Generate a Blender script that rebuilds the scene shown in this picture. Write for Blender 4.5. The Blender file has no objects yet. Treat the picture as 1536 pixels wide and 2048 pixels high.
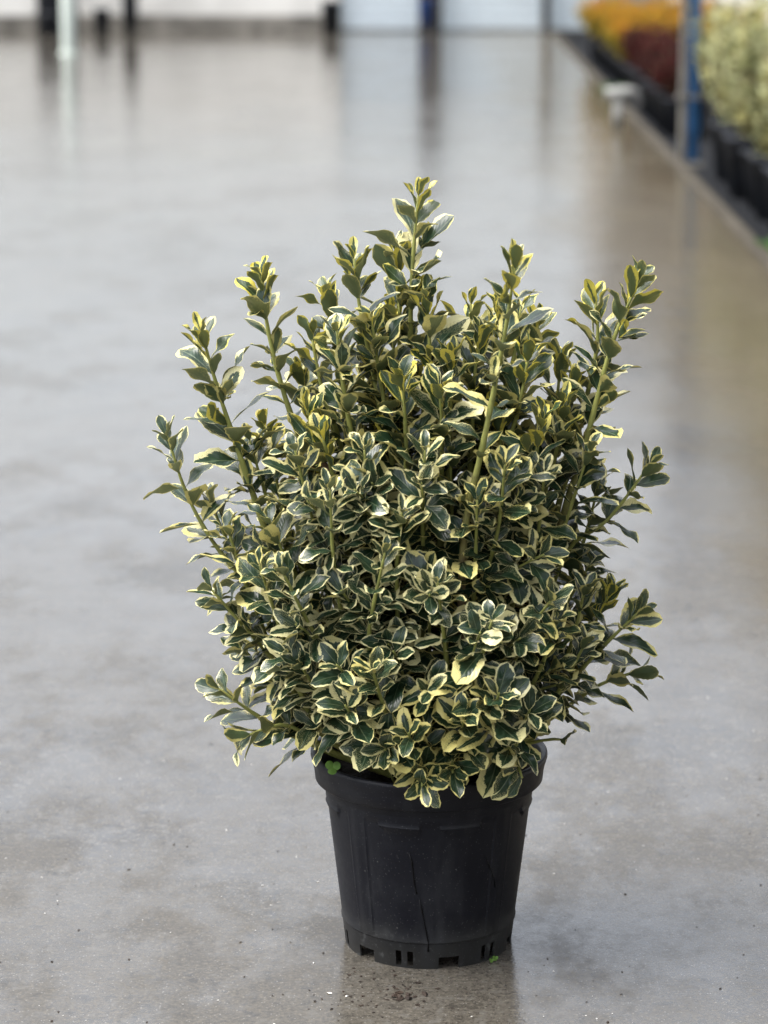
import bpy, bmesh, math, random
from mathutils import Vector, Matrix, Quaternion, noise
from mathutils.bvhtree import BVHTree

R = math.radians
GH = 3.6
scene = bpy.context.scene
COL = scene.collection

# ------------------------------------------------------------------ camera
CAM = Vector((0.0, 0.0, 1.36))
cd = bpy.data.cameras.new('camera')
cam = bpy.data.objects.new('camera', cd); COL.objects.link(cam)
cam.location = CAM
cam.rotation_euler = (R(90 - 12.7), 0, 0)
cd.sensor_fit = 'VERTICAL'; cd.sensor_height = 36.0; cd.sensor_width = 27.0
cd.lens = 5500 / 2048 * 36.0
cd.clip_start = 0.05; cd.clip_end = 2000
cd.dof.use_dof = True
cd.dof.focus_distance = 3.50
cd.dof.aperture_fstop = 4.2
scene.camera = cam

# ------------------------------------------------------------------ sky, sun, exposure
SUN_EL, SUN_AZ = R(60), R(262)          # high on the left, through thin cloud
w = bpy.data.worlds.new('World'); scene.world = w; w.use_nodes = True
nt = w.node_tree; nt.nodes.clear()
sky = nt.nodes.new('ShaderNodeTexSky'); sky.sky_type = 'NISHITA'; sky.sun_disc = False
sky.sun_elevation = SUN_EL; sky.sun_rotation = SUN_AZ
sky.air_density = 1.0; sky.dust_density = 3.0; sky.ozone_density = 1.0
hs = nt.nodes.new('ShaderNodeHueSaturation'); hs.inputs['Saturation'].default_value = 0.34
bg = nt.nodes.new('ShaderNodeBackground'); bg.inputs['Strength'].default_value = 0.15
wo = nt.nodes.new('ShaderNodeOutputWorld')
# cloud layer: an overcast sky is dimmer towards the horizon all the way round
tc = nt.nodes.new('ShaderNodeTexCoord'); sx_ = nt.nodes.new('ShaderNodeSeparateXYZ'); mr = nt.nodes.new('ShaderNodeMapRange')
mr.inputs[1].default_value = 0.0; mr.inputs[2].default_value = 0.38; mr.inputs[3].default_value = 0.40; mr.inputs[4].default_value = 1.0
cl = nt.nodes.new('ShaderNodeVectorMath'); cl.operation = 'SCALE'
nt.links.new(tc.outputs['Generated'], sx_.inputs[0]); nt.links.new(sx_.outputs[2], mr.inputs[0]); nt.links.new(mr.outputs[0], cl.inputs['Scale'])
nt.links.new(sky.outputs[0], hs.inputs['Color']); nt.links.new(hs.outputs[0], cl.inputs[0]); nt.links.new(cl.outputs[0], bg.inputs[0]); nt.links.new(bg.outputs[0], wo.inputs[0])
sd = bpy.data.lights.new('sun', 'SUN'); sd.energy = 1.3; sd.angle = R(45); sd.color = (1, 0.97, 0.92)
sun = bpy.data.objects.new('sun', sd); COL.objects.link(sun)
sun.rotation_euler = (R(90) - SUN_EL, 0, R(180) - SUN_AZ + R(0))
_d = Vector((math.sin(SUN_AZ) * math.cos(SUN_EL), math.cos(SUN_AZ) * math.cos(SUN_EL), math.sin(SUN_EL)))
sun.rotation_euler = _d.to_track_quat('Z', 'Y').to_euler()
vs = scene.view_settings
scene.display_settings.display_device = 'sRGB'
vs.view_transform = 'Standard'; vs.look = 'None'; vs.exposure = 1.70; vs.gamma = 1.0; vs.use_curve_mapping = False
scene.cycles.use_denoising = True
scene.cycles.max_bounces = 8
scene.cycles.sample_clamp_indirect = 6.0

# ------------------------------------------------------------------ helpers
def link(o, parent=None):
    COL.objects.link(o)
    if parent is not None: o.parent = parent
    return o

def tag(o, label=None, cat=None, group=None, kind=None):
    if label: o['label'] = label
    if cat: o['category'] = cat
    if group: o['group'] = group
    if kind: o['kind'] = kind
    return o

def empty(name, loc, rz=0.0):
    o = bpy.data.objects.new(name, None); o.empty_display_size = 0.1
    o.location = loc; o.rotation_euler = (0, 0, rz)
    return link(o)

def mesh_obj(name, verts, faces, mat, parent=None, smooth=True):
    me = bpy.data.meshes.new(name); me.from_pydata(verts, [], faces)
    if smooth: me.polygons.foreach_set('use_smooth', [True] * len(faces))
    me.materials.append(mat); me.update()
    return link(bpy.data.objects.new(name, me), parent)

class MB:
    def __init__(s): s.v = []; s.f = []
    def box(s, x0, x1, y0, y1, z0, z1):
        b = len(s.v)
        s.v += [(x, y, z) for z in (z0, z1) for y in (y0, y1) for x in (x0, x1)]
        s.f += [tuple(b + i for i in q) for q in ((0,2,3,1),(4,5,7,6),(0,1,5,4),(2,6,7,3),(0,4,6,2),(1,3,7,5))]
        return s
    def tube(s, pts, rad, n=8, cap=True):
        b = len(s.v); pts = [Vector(p) for p in pts]
        rad = rad if isinstance(rad, (list, tuple)) else [rad] * len(pts)
        up = None
        for i, p in enumerate(pts):
            d = (pts[min(i+1, len(pts)-1)] - pts[max(i-1, 0)]).normalized()
            if up is None:
                up = Vector((0, 0, 1)) if abs(d.z) < .9 else Vector((1, 0, 0))
            a = d.cross(up).normalized(); c = a.cross(d); up = c
            for k in range(n):
                t = 2 * math.pi * k / n
                s.v.append(tuple(p + (a * math.cos(t) + c * math.sin(t)) * rad[i]))
        for i in range(len(pts) - 1):
            for k in range(n):
                k2 = (k + 1) % n
                s.f.append((b+i*n+k, b+i*n+k2, b+(i+1)*n+k2, b+(i+1)*n+k))
        if cap:
            s.f.append(tuple(b + k for k in range(n))[::-1]); e = b + (len(pts)-1)*n
            s.f.append(tuple(e + k for k in range(n)))
        return s
    def lathe(s, prof, n=32, cx=0, cy=0):
        b = len(s.v)
        for r, z in prof:
            for k in range(n):
                t = 2*math.pi*k/n; s.v.append((cx + r*math.cos(t), cy + r*math.sin(t), z))
        for i in range(len(prof)-1):
            for k in range(n):
                k2 = (k+1) % n
                s.f.append((b+i*n+k, b+i*n+k2, b+(i+1)*n+k2, b+(i+1)*n+k))
        return s
    def build(s, name, mat, parent=None, smooth=False, bevel=0):
        o = mesh_obj(name, s.v, s.f, mat, parent, smooth)
        if bevel:
            m = o.modifiers.new('bevel', 'BEVEL'); m.width = bevel; m.segments = 2; m.limit_method = 'ANGLE'
        return o

def copy_tree(o, parent=None):
    c = o.copy(); COL.objects.link(c); c.parent = parent
    for ch in list(o.children): copy_tree(ch, c)
    return c

# ------------------------------------------------------------------ materials
class N:
    """tiny node helper"""
    def __init__(s, name):
        s.m = bpy.data.materials.new(name); s.m.use_nodes = True
        s.t = s.m.node_tree; s.t.nodes.clear()
        s.out = s.t.nodes.new('ShaderNodeOutputMaterial')
    def new(s, kind, **kw):
        n = s.t.nodes.new('ShaderNode' + kind)
        for k, v in kw.items(): setattr(n, k, v)
        return n
    def put(s, sock, val):
        if isinstance(val, bpy.types.NodeSocket): s.t.links.new(val, sock)
        else: sock.default_value = val
    def math(s, op, a, b=None, c=None, clamp=False):
        n = s.new('Math', operation=op, use_clamp=clamp)
        s.put(n.inputs[0], a)
        if b is not None: s.put(n.inputs[1], b)
        if c is not None: s.put(n.inputs[2], c)
        return n.outputs[0]
    def mix(s, f, a, b):
        n = s.new('Mix', data_type='RGBA')
        s.put(n.inputs[0], f)
        s.put(n.inputs[6], a if isinstance(a, bpy.types.NodeSocket) else (*a, 1))
        s.put(n.inputs[7], b if isinstance(b, bpy.types.NodeSocket) else (*b, 1))
        return n.outputs[2]
    def noise(s, vec, scale, detail=3, rough=.55, w=None):
        n = s.new('TexNoise', noise_dimensions='4D' if w is not None else '3D')
        s.put(n.inputs['Vector'], vec); n.inputs['Scale'].default_value = scale
        n.inputs['Detail'].default_value = detail; n.inputs['Roughness'].default_value = rough
        if w is not None: s.put(n.inputs['W'], w)
        return n.outputs[0]
    def ramp(s, f, lo, hi):
        n = s.new('MapRange', interpolation_type='SMOOTHSTEP')
        s.put(n.inputs[0], f); n.inputs[1].default_value = lo; n.inputs[2].default_value = hi
        return n.outputs[0]
    def vor(s, vec, scale, rnd=1.0):
        n = s.new('TexVoronoi'); s.put(n.inputs['Vector'], vec); n.inputs['Scale'].default_value = scale
        n.inputs['Randomness'].default_value = rnd
        return n
    def obj(s): return s.new('TexCoord').outputs['Object']
    def pos(s): return s.new('NewGeometry').outputs['Position']
    def bump(s, h, strength, dist, normal=None):
        n = s.new('Bump'); n.inputs['Strength'].default_value = strength; n.inputs['Distance'].default_value = dist
        s.put(n.inputs['Height'], h)
        if normal is not None: s.put(n.inputs['Normal'], normal)
        return n.outputs[0]
    def bsdf(s, col, rough, spec=.5, normal=None, **kw):
        b = s.new('BsdfPrincipled')
        s.put(b.inputs['Base Color'], col if isinstance(col, bpy.types.NodeSocket) else (*col, 1))
        s.put(b.inputs['Roughness'], rough); s.put(b.inputs['Specular IOR Level'], spec)
        if normal is not None: s.put(b.inputs['Normal'], normal)
        for k, v in kw.items(): s.put(b.inputs[k], v)
        return b
    def done(s, sh):
        s.t.links.new(sh.outputs[0] if not isinstance(sh, bpy.types.NodeSocket) else sh, s.out.inputs[0]); return s.m

def mat_simple(name, col, rough=.6, spec=.4, var=.25, scale=6.0, bump=0.0, metal=0.0):
    n = N(name); p = n.pos()
    f = n.noise(p, scale, 5, .6)
    lo = tuple(c * (1 - var) for c in col); hi = tuple(min(1, c * (1 + var)) for c in col)
    c = n.mix(n.ramp(f, .3, .7), lo, hi)
    nm = n.bump(n.noise(p, scale * 8, 4), bump, .01) if bump else None
    return n.done(n.bsdf(c, rough, spec, nm, Metallic=metal))

def mat_concrete():
    n = N('wet_concrete'); p = n.obj()
    big = n.noise(p, .55, 5, .6)
    mid = n.noise(p, 4.5, 6, .62)
    fine = n.noise(p, 170, 5, .75)
    col = n.mix(n.ramp(big, .32, .68), C_CON[0], C_CON[1])
    col = n.mix(n.math('MULTIPLY', n.ramp(mid, .45, .70), .8), col, C_CON[2])
    blot = n.noise(p, 11, 7, .68)
    col = n.mix(n.math('MULTIPLY', n.ramp(blot, .52, .72), .5), col, tuple(c * .5 for c in C_CON[2]))
    col = n.mix(n.math('MULTIPLY', n.ramp(blot, .47, .30), .45), col, (.095, .092, .086))
    col = n.mix(n.math('MULTIPLY', n.ramp(fine, .50, .62), .9), col, tuple(c * .45 for c in C_CON[0]))
    col = n.mix(n.math('MULTIPLY', n.ramp(fine, .48, .36), .85), col, tuple(c * 1.9 for c in C_CON[1]))
    g2 = n.noise(p, 38, 5, .7)
    col = n.mix(n.math('MULTIPLY', n.ramp(g2, .53, .66), .8), col, tuple(c * .45 for c in C_CON[2]))
    col = n.mix(n.math('MULTIPLY', n.ramp(g2, .47, .34), .7), col, (.125, .120, .110))
    # aggregate grains: pale chips and dark pits
    v = n.vor(p, 300); sep = n.new('SeparateColor'); n.put(sep.inputs[0], v.outputs['Color'])
    dot = n.ramp(v.outputs['Distance'], .42, .20)
    white = n.math('MULTIPLY', dot, n.math('GREATER_THAN', sep.outputs[0], .91))
    col = n.mix(n.math('MULTIPLY', white, .6), col, (.34, .325, .30))
    v2 = n.vor(p, 90); s2 = n.new('SeparateColor'); n.put(s2.inputs[0], v2.outputs['Color'])
    patch = n.ramp(n.noise(p, 2.4, 3), .42, .62)
    dark = n.math('MULTIPLY', n.math('MULTIPLY', n.ramp(v2.outputs['Distance'], .26, .12), n.math('GREATER_THAN', s2.outputs[1], .66)), patch)
    col = n.mix(n.math('MULTIPLY', dark, .85), col, (.025, .022, .02))
    # water film: glossy puddled areas and thinner, half dry ones with lighter skin
    pm = n.new('Mapping'); n.put(pm.inputs['Vector'], p); pm.inputs['Scale'].default_value = (.8, .5, 1)
    wet = n.ramp(n.noise(pm.outputs[0], 1.3, 7, .62), .43, .57)
    wet2 = n.ramp(n.noise(p, 5.5, 6, .65), .36, .62)
    wet = n.math('MULTIPLY', wet, n.math('MULTIPLY_ADD', wet2, .55, .45))
    dry = n.math('SUBTRACT', 1.0, wet)
    col = n.mix(n.math('MULTIPLY', dry, .38), col, C_CON[3])
    rough = n.math('MULTIPLY_ADD', dry, RO[1] - RO[0], RO[0])
    rough = n.math('ADD', rough, n.math('MULTIPLY', n.ramp(fine, .5, .75), .08))
    # damp, porous patches carry no closed film and mirror less; a browner strip with lower specular runs along the pots
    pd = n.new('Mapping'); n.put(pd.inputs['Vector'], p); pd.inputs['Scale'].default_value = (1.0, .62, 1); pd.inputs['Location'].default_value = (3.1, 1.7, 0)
    damp = n.ramp(n.noise(pd.outputs[0], 1.9, 10, .74), .455, .57)
    spec = n.math('MULTIPLY_ADD', wet, .30, .34)
    spec = n.math('MULTIPLY', spec, n.math('MULTIPLY_ADD', damp, -.74, 1.0))
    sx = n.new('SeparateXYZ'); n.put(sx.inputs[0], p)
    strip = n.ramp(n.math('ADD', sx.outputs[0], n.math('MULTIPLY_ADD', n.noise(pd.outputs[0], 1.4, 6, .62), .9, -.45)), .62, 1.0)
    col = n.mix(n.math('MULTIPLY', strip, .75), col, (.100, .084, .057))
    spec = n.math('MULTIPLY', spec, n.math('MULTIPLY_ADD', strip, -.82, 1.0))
    grain = n.math('MAXIMUM', .3, n.math('MULTIPLY_ADD', n.math('ADD', n.math('MULTIPLY', fine, 1.3), n.math('ADD', g2, blot)), 2.6, -3.3))
    spec = n.math('MULTIPLY', spec, grain)
    h = n.math('ADD', n.math('ADD', n.math('MULTIPLY', fine, .45), n.math('MULTIPLY', g2, .6)), n.math('MULTIPLY', v.outputs['Distance'], .25))
    nm = n.bump(n.noise(pm.outputs[0], 1.7, 3, .5), 1.0, .0040)
    nm = n.bump(blot, .35, .0012, nm)
    nm = n.bump(h, .22, .0014, nm)
    return n.done(n.bsdf(col, rough, spec, nm, IOR=1.62))

def mat_leaf(name, cream, young, green_a, green_b, bias=0.0):
    """variegated leaf: dark centre, ragged pale margin; uv.x along, uv.y across"""
    n = N(name)
    uv = n.new('UVMap').outputs[0]
    sx = n.new('SeparateXYZ'); n.put(sx.inputs[0], uv)
    t = sx.outputs[0]; v = n.math('ABSOLUTE', n.math('MULTIPLY_ADD', sx.outputs[1], 2.0, -1.0))
    at = n.new('Attribute', attribute_name='seed')
    pos = n.pos(); sp = n.new('SeparateXYZ'); n.put(sp.inputs[0], pos)
    wv = n.math('ADD', at.outputs['Fac'], n.math('MULTIPLY', n.math('ADD', n.math('ADD', sp.outputs[0], sp.outputs[1]), sp.outputs[2]), 4.0))
    cmb = n.new('CombineXYZ'); n.put(cmb.inputs[0], n.math('MULTIPLY', t, 5.0)); n.put(cmb.inputs[1], n.math('MULTIPLY', sx.outputs[1], 4.0))
    # streaks run along the side veins
    n.put(cmb.inputs[0], n.math('SUBTRACT', n.math('MULTIPLY', t, 9.0), n.math('MULTIPLY', v, 3.0)))
    rag = n.noise(cmb.outputs[0], 1.0, 3, .6, w=wv)
    low = n.noise(cmb.outputs[0], .16, 1, .5, w=n.math('MULTIPLY', wv, 1.7))
    m = n.math('ADD', v, n.math('MULTIPLY_ADD', rag, .62, -.31))
    m = n.math('ADD', m, n.math('MULTIPLY_ADD', low, 1.7, -.85))
    wn = n.new('TexWhiteNoise', noise_dimensions='1D')
    n.put(wn.inputs['W'], n.math('MULTIPLY_ADD', n.new('ObjectInfo').outputs['Random'], 97.0, at.outputs['Fac']))
    m = n.math('ADD', m, n.math('MULTIPLY_ADD', n.math('POWER', wn.outputs['Value'], 2.0), .62, -.24 + bias))
    m = n.math('ADD', m, n.math('MULTIPLY', n.ramp(t, .62, 1.0), .42))
    m = n.math('MAXIMUM', m, n.ramp(v, .86, .98))
    mask = n.ramp(m, .735, .80)
    patch = n.noise(cmb.outputs[0], .7, 2, .5, w=n.math('ADD', wv, 9.0))
    green = n.mix(n.ramp(patch, .46, .66), green_a, green_b)
    green = n.mix(n.math('MULTIPLY', n.ramp(v, .07, .015), .55), green, (.16, .20, .10))
    yl = n.noise(pos, 9.0, 1)
    pale = n.mix(n.ramp(yl, .35, .65), cream, young)
    top = n.mix(mask, green, pale)
    under = n.mix(n.math('MULTIPLY', mask, .85), (.050, .078, .032), tuple(c * .85 for c in young))
    back = n.new('NewGeometry').outputs['Backfacing']
    col = n.mix(back, top, under)
    vein = n.math('MULTIPLY', n.ramp(v, .10, .0), -.6)
    side = n.math('SINE', n.math('SUBTRACT', n.math('MULTIPLY', t, 55.0), n.math('MULTIPLY', v, 22.0)))
    nm = n.bump(n.math('ADD', vein, n.math('MULTIPLY', side, .10)), .5, .0012)
    rough = n.math('MULTIPLY_ADD', back, .26, .27)
    b = n.bsdf(col, rough, .5, nm)
    tr = n.new('BsdfTranslucent'); n.put(tr.inputs[0], n.mix(.2, col, pale)); 
    ms = n.new('MixShader'); ms.inputs[0].default_value = .16
    n.t.links.new(b.outputs[0], ms.inputs[1]); n.t.links.new(tr.outputs[0], ms.inputs[2])
    return n.done(ms.outputs[0])

def mat_foliage(name, a, b, c, spec=.25):
    """small far leaves: colour varies from clump to clump"""
    n = N(name); p = n.pos()
    f = n.noise(p, 22, 2); g = n.noise(p, 7, 2)
    col = n.mix(n.ramp(f, .45, .55), a, b); col = n.mix(n.ramp(g, .5, .7), col, c)
    bs = n.bsdf(col, .55, spec)
    tr = n.new('BsdfTranslucent'); n.put(tr.inputs[0], col)
    ms = n.new('MixShader'); ms.inputs[0].default_value = .2
    n.t.links.new(bs.outputs[0], ms.inputs[1]); n.t.links.new(tr.outputs[0], ms.inputs[2])
    return n.done(ms.outputs[0])

def mat_pot():
    n = N('black_pot_plastic'); p = n.obj()
    dust = n.noise(p, 14, 6, .65)
    col = n.mix(n.ramp(dust, .45, .8), (.0028, .0035, .0072), (.0095, .0105, .0145))
    # dirt splashed up at the foot and on one flank
    sp = n.new('SeparateXYZ'); n.put(sp.inputs[0], p)
    foot = n.math('MULTIPLY', n.ramp(n.math('ADD', sp.outputs[2], n.math('MULTIPLY', dust, -.09)), .03, -.03), .9)
    col = n.mix(foot, col, (.019, .019, .018))
    v = n.vor(p, 120); s = n.new('SeparateColor'); n.put(s.inputs[0], v.outputs['Color'])
    sp1 = n.math('MULTIPLY', n.ramp(v.outputs['Distance'], .16, .06), n.math('GREATER_THAN', s.outputs[0], .90))
    col = n.mix(n.math('MULTIPLY', sp1, .35), col, (.20, .20, .19))
    v3 = n.vor(p, 420); s3 = n.new('SeparateColor'); n.put(s3.inputs[0], v3.outputs['Color'])
    sp3 = n.math('MULTIPLY', n.ramp(v3.outputs['Distance'], .4, .15), n.math('GREATER_THAN', s3.outputs[1], .85))
    col = n.mix(n.math('MULTIPLY', sp3, .22), col, (.16, .16, .16))
    # dried water marks and dusty film, drawn out downwards
    pm = n.new('Mapping'); n.put(pm.inputs['Vector'], p); pm.inputs['Scale'].default_value = (1, 1, .22)
    film = n.ramp(n.noise(pm.outputs[0], 30, 5, .65), .50, .74)
    col = n.mix(n.math('MULTIPLY', film, .55), col, (.022, .023, .026))
    scuff = n.math('MULTIPLY', n.ramp(n.noise(p, 55, 6, .7), .56, .70), n.ramp(sp.outputs[2], .060, .022))
    col = n.mix(n.math('MULTIPLY', scuff, .8), col, (.060, .062, .062))
    nm = n.bump(n.noise(p, 380, 3), .12, .0008)
    rough = n.math('ADD', n.math('MULTIPLY_ADD', n.ramp(dust, .35, .7), .2, .38), n.math('MULTIPLY', film, .15))
    return n.done(n.bsdf(col, rough, .30, nm))

def mat_stem():
    n = N('stem_bark'); p = n.pos()
    age = n.new('Attribute', attribute_name='age').outputs['Fac']
    f = n.noise(p, 70, 4, .6)
    c = n.mix(n.ramp(n.math('MULTIPLY_ADD', f, .3, age), .45, .95), (.23, .24, .065), (.105, .068, .036))
    c = n.mix(n.math('MULTIPLY', n.ramp(f, .5, .75), .4), c, (.05, .05, .02))
    return n.done(n.bsdf(c, .6, .3, n.bump(f, .3, .001)))

C_CON = [(.054, .047, .036), (.080, .071, .057), (.030, .026, .019), (.098, .090, .077)]
RO = (.02, .11)
M = {}
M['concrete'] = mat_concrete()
M['kerb'] = mat_simple('dry_concrete_edge', (.075, .067, .054), .9, .06, .25, 8, .3)
M['membrane'] = mat_simple('black_weed_membrane', (.014, .015, .017), .85, .06, .4, 20, .4)
M['soil_far'] = mat_simple('bare_soil', (.09, .08, .065), .9, .2, .3, 2, .2)
M['white_wall'] = mat_simple('white_render', (.74, .72, .67), .85, .2, .14, 1.6, .1)
M['dirt_band'] = mat_simple('dirty_wall_foot', (.20, .185, .16), .9, .2, .45, 5, .2)
M['door'] = mat_simple('pale_door_slat', (.74, .79, .82), .45, .4, .05, 3)
M['steel_dark'] = mat_simple('dark_steel', (.030, .030, .033), .5, .4, .3, 6)
M['steel_grey'] = mat_simple('galvanised_steel', (.15, .143, .128), .7, .2, .2, 6)
M['blue'] = mat_simple('blue_paint', (.05, .17, .40), .5, .4, .3, 9)
M['blue_plastic'] = mat_simple('blue_plastic', (.012, .06, .26), .45, .4, .2, 9)
M['pole'] = mat_simple('pale_green_pole_paint', (.50, .55, .50), .5, .4, .06, 5)
M['grey_wall'] = mat_simple('grey_cladding', (.25, .245, .235), .8, .2, .15, 2)
M['film'] = mat_simple('white_film', (.78, .77, .74), .5, .3, .05, 2)
def mat_film(name, col, f):
    n = N(name); c = n.mix(n.ramp(n.noise(n.pos(), 2.5, 4), .3, .7), tuple(x * .93 for x in col), col)
    b = n.bsdf(c, .45, .3); tr = n.new('BsdfTranslucent'); n.put(tr.inputs[0], c)
    ms = n.new('MixShader'); ms.inputs[0].default_value = f
    n.t.links.new(b.outputs[0], ms.inputs[1]); n.t.links.new(tr.outputs[0], ms.inputs[2])
    return n.done(ms.outputs[0])
M['film'] = mat_film('white_film', (.88, .87, .83), .5)
M['door'] = mat_film('pale_translucent_slat', (.84, .90, .93), .45)
M['roof'] = mat_simple('dark_shade_net', (.035, .036, .03), .9, .1, .3, 4)
M['black_plastic'] = mat_simple('matt_black_plastic', (.017, .019, .024), .6, .18, .35, 12)
M['pvc'] = mat_simple('white_pvc', (.24, .24, .228), .6, .3, .2, 14)
M['hose'] = mat_simple('grey_hose', (.13, .13, .13), .6, .3, .2, 10)
M['pot'] = mat_pot()
M['stem'] = mat_stem()
M['leaf'] = mat_leaf('variegated_leaf', (.70, .65, .34), (.66, .58, .20), (.0115, .032, .0155), (.032, .062, .034))
M['leaf_young'] = mat_leaf('young_variegated_leaf', (.74, .68, .26), (.72, .61, .09), (.020, .046, .017), (.048, .080, .034), .05)
M['potsoil'] = mat_simple('potting_soil', (.020, .015, .011), .95, .2, .5, 60, .8)
M['debris'] = mat_simple('soil_crumb', (.030, .020, .014), .8, .3, .6, 40, .4)
M['pebble'] = mat_simple('pale_grit', (.62, .60, .56), .6, .4, .15, 90)
M['dead'] = mat_simple('dry_brown_leaf', (.34, .22, .14), .9, .1, .4, 120, .5)
M['weed'] = mat_simple('dull_green_weed', (.045, .11, .02), .6, .2, .3, 30)
M['clover'] = mat_simple('bright_green_weed', (.075, .15, .022), .6, .3, .3, 80)
M['fol_pale'] = mat_foliage('pale_variegated_foliage', (.60, .60, .36), (.17, .20, .085), (.60, .55, .22))
M['fol_red'] = mat_foliage('dark_red_foliage', (.075, .012, .014), (.016, .005, .006), (.12, .016, .018), .08)
M['fol_yel'] = mat_foliage('orange_yellow_foliage', (.56, .27, .022), (.30, .24, .018), (.60, .22, .020), .1)
M['fol_olive'] = mat_foliage('olive_yellow_foliage', (.36, .29, .022), (.09, .08, .012), (.40, .30, .024), .1)
M['twig'] = mat_simple('far_twig', (.10, .07, .04), .8, .2, .3, 20)

# ------------------------------------------------------------------ setting
def sheet(name, pts, z, mat):
    return tag(mesh_obj(name, [(x, y, z) for x, y in pts], [tuple(range(len(pts)))], mat, smooth=False), kind='structure')
sheet('ground', [(-400, -400), (400, -400), (400, 600), (-400, 600)], -.06, M['soil_far'])
# yard slab: its right edge runs almost straight away from the camera
def edge_x(y): return 1.288 + (y - 0.0) * .0128
sl = MB(); y0, y1 = -30.0, 60.0
sl.v = [(-60, y0, -.05), (edge_x(y0), y0, -.05), (edge_x(y1), y1, -.05), (-60, y1, -.05),
        (-60, y0, 0), (edge_x(y0), y0, 0), (edge_x(y1), y1, 0), (-60, y1, 0)]
sl.f = [(4, 5, 6, 7), (0, 1, 5, 4), (1, 2, 6, 5), (2, 3, 7, 6), (3, 0, 4, 7)]
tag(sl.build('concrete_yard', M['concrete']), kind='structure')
k = MB()
for i in range(45):
    a, b = y0 + i * 2.0, y0 + i * 2.0 + 1.99
    q = len(k.v)
    for yy in (a, b):
        x = edge_x(yy); k.v += [(x + .002, yy, -.05), (x + .075, yy, -.05), (x + .065, yy, .008), (x + .012, yy, .010)]
    k.f += [(q+0, q+4, q+7, q+3), (q+3, q+7, q+6, q+2), (q+2, q+6, q+5, q+1), (q, q+3, q+2, q+1), (q+4, q+5, q+6, q+7)]
tag(k.build('yard_kerb', M['kerb']), kind='structure')
sheet('weed_membrane', [(edge_x(-30) + .06, -30), (9, -30), (9, 60), (edge_x(60) + .06, 60)], -.035, M['membrane'])

# ------------------------------------------------------------------ far side of the yard
YW = 27.9
t = empty('yard_building', (0, YW, 0))
tag(t, 'long dirty white rendered building wall across the far side of the yard', 'building')
MB().box(-16, -.44, 0, .3, .16, 1.3).build('wall', M['white_wall'], t)
MB().box(-16, -.44, -.02, .3, 0, .158).build('wall_foot', M['dirt_band'], t)
MB().box(-.44, 2.14, .05, .3, 1.08, 1.3).build('lintel', M['white_wall'], t)

def slatted_gate(x0, x1, label):
    d = empty('slatted_gate', ((x0 + x1) / 2, YW, 0)); tag(d, label, 'gate', 'pale gates on the far side of the yard')
    hw = (x1 - x0) / 2; me = None
    for i in range(10):
        if me is None:
            b = MB().box(-hw, hw, .06, .10, 0, .094); b.f = b.f
            o = b.build('slat', M['door'], d, bevel=.008); me = o.data
        else:
            o = link(bpy.data.objects.new('slat', me), d)
            m = o.modifiers.new('bevel', 'BEVEL'); m.width = .008; m.segments = 2
        o.location = (0, 0, .02 + i * .1)
    MB().box(-hw, hw, .055, .105, 0, .018).build('bottom_seal', M['steel_grey'], d)
slatted_gate(-.43, .345, 'pale slatted gate just right of the small black bin')
slatted_gate(.575, 1.575, 'widest pale slatted gate between the two dark steel posts')
slatted_gate(1.665, 2.12, 'narrow pale slatted gate beside the orange yellow shrubs')
for x0, x1, lb in ((.35, .57, 'thick dark steel post with a blue bucket in front of it'), (1.585, 1.655, 'thin dark steel post left of the orange yellow shrubs')):
    p = empty('steel_post', ((x0 + x1) / 2, YW - .02, 0)); tag(p, lb, 'post', 'dark posts between the gates')
    hw = (x1 - x0) / 2
    b = MB(); b.box(-hw, hw, -.05, -.035, .012, 1.35); b.box(-hw, hw, .035, .05, .012, 1.35); b.box(-.01, .01, -.034, .034, .012, 1.35)
    b.build('column', M['steel_dark'], p)
    MB().box(-hw - .03, hw + .03, -.08, .055, 0, .011).build('base_plate', M['steel_dark'], p)

# blue bucket hung on the thick post
bk = empty('blue_bucket', (.405, YW - .19, .08)); tag(bk, 'blue plastic bucket hanging on the thick dark post between pale gates', 'bucket')
MB().lathe([(.0, .004), (.045, .0), (.068, .22), (.074, .222), (.074, .232), (.066, .232), (.043, .01), (0, .01)], 20).build('body', M['blue_plastic'], bk, True)
hp = [(.072 * math.cos(a), 0, .226 + .12 * math.sin(a)) for a in [math.pi * i / 10 for i in range(11)]]
MB().tube(hp, .004, 6).build('handle', M['steel_grey'], bk, True)
MB().tube([(0, 0, .335), (0, .05, .352), (0, .125, .345)], .006, 6).build('hook', M['steel_dark'], bk, True)

# grey clad building at the far right
gb = empty('grey_shed', (3.6, 27.4, 0)); tag(gb, 'plain grey clad shed behind the orange yellow shrubs', 'shed')
for i in range(16):
    MB().box(-1.38 + i * .25, -1.38 + i * .25 + .235, 0, .05, 0, 3.2).build('cladding_panel', M['grey_wall'], gb)
MB().box(-1.40, 2.7, .052, 3.0, 0, 3.19).build('shed_wall', M['grey_wall'], gb)
MB().box(-1.5, 2.8, -.12, 3.1, 3.2, 3.3).build('roof', M['roof'], gb)

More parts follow.
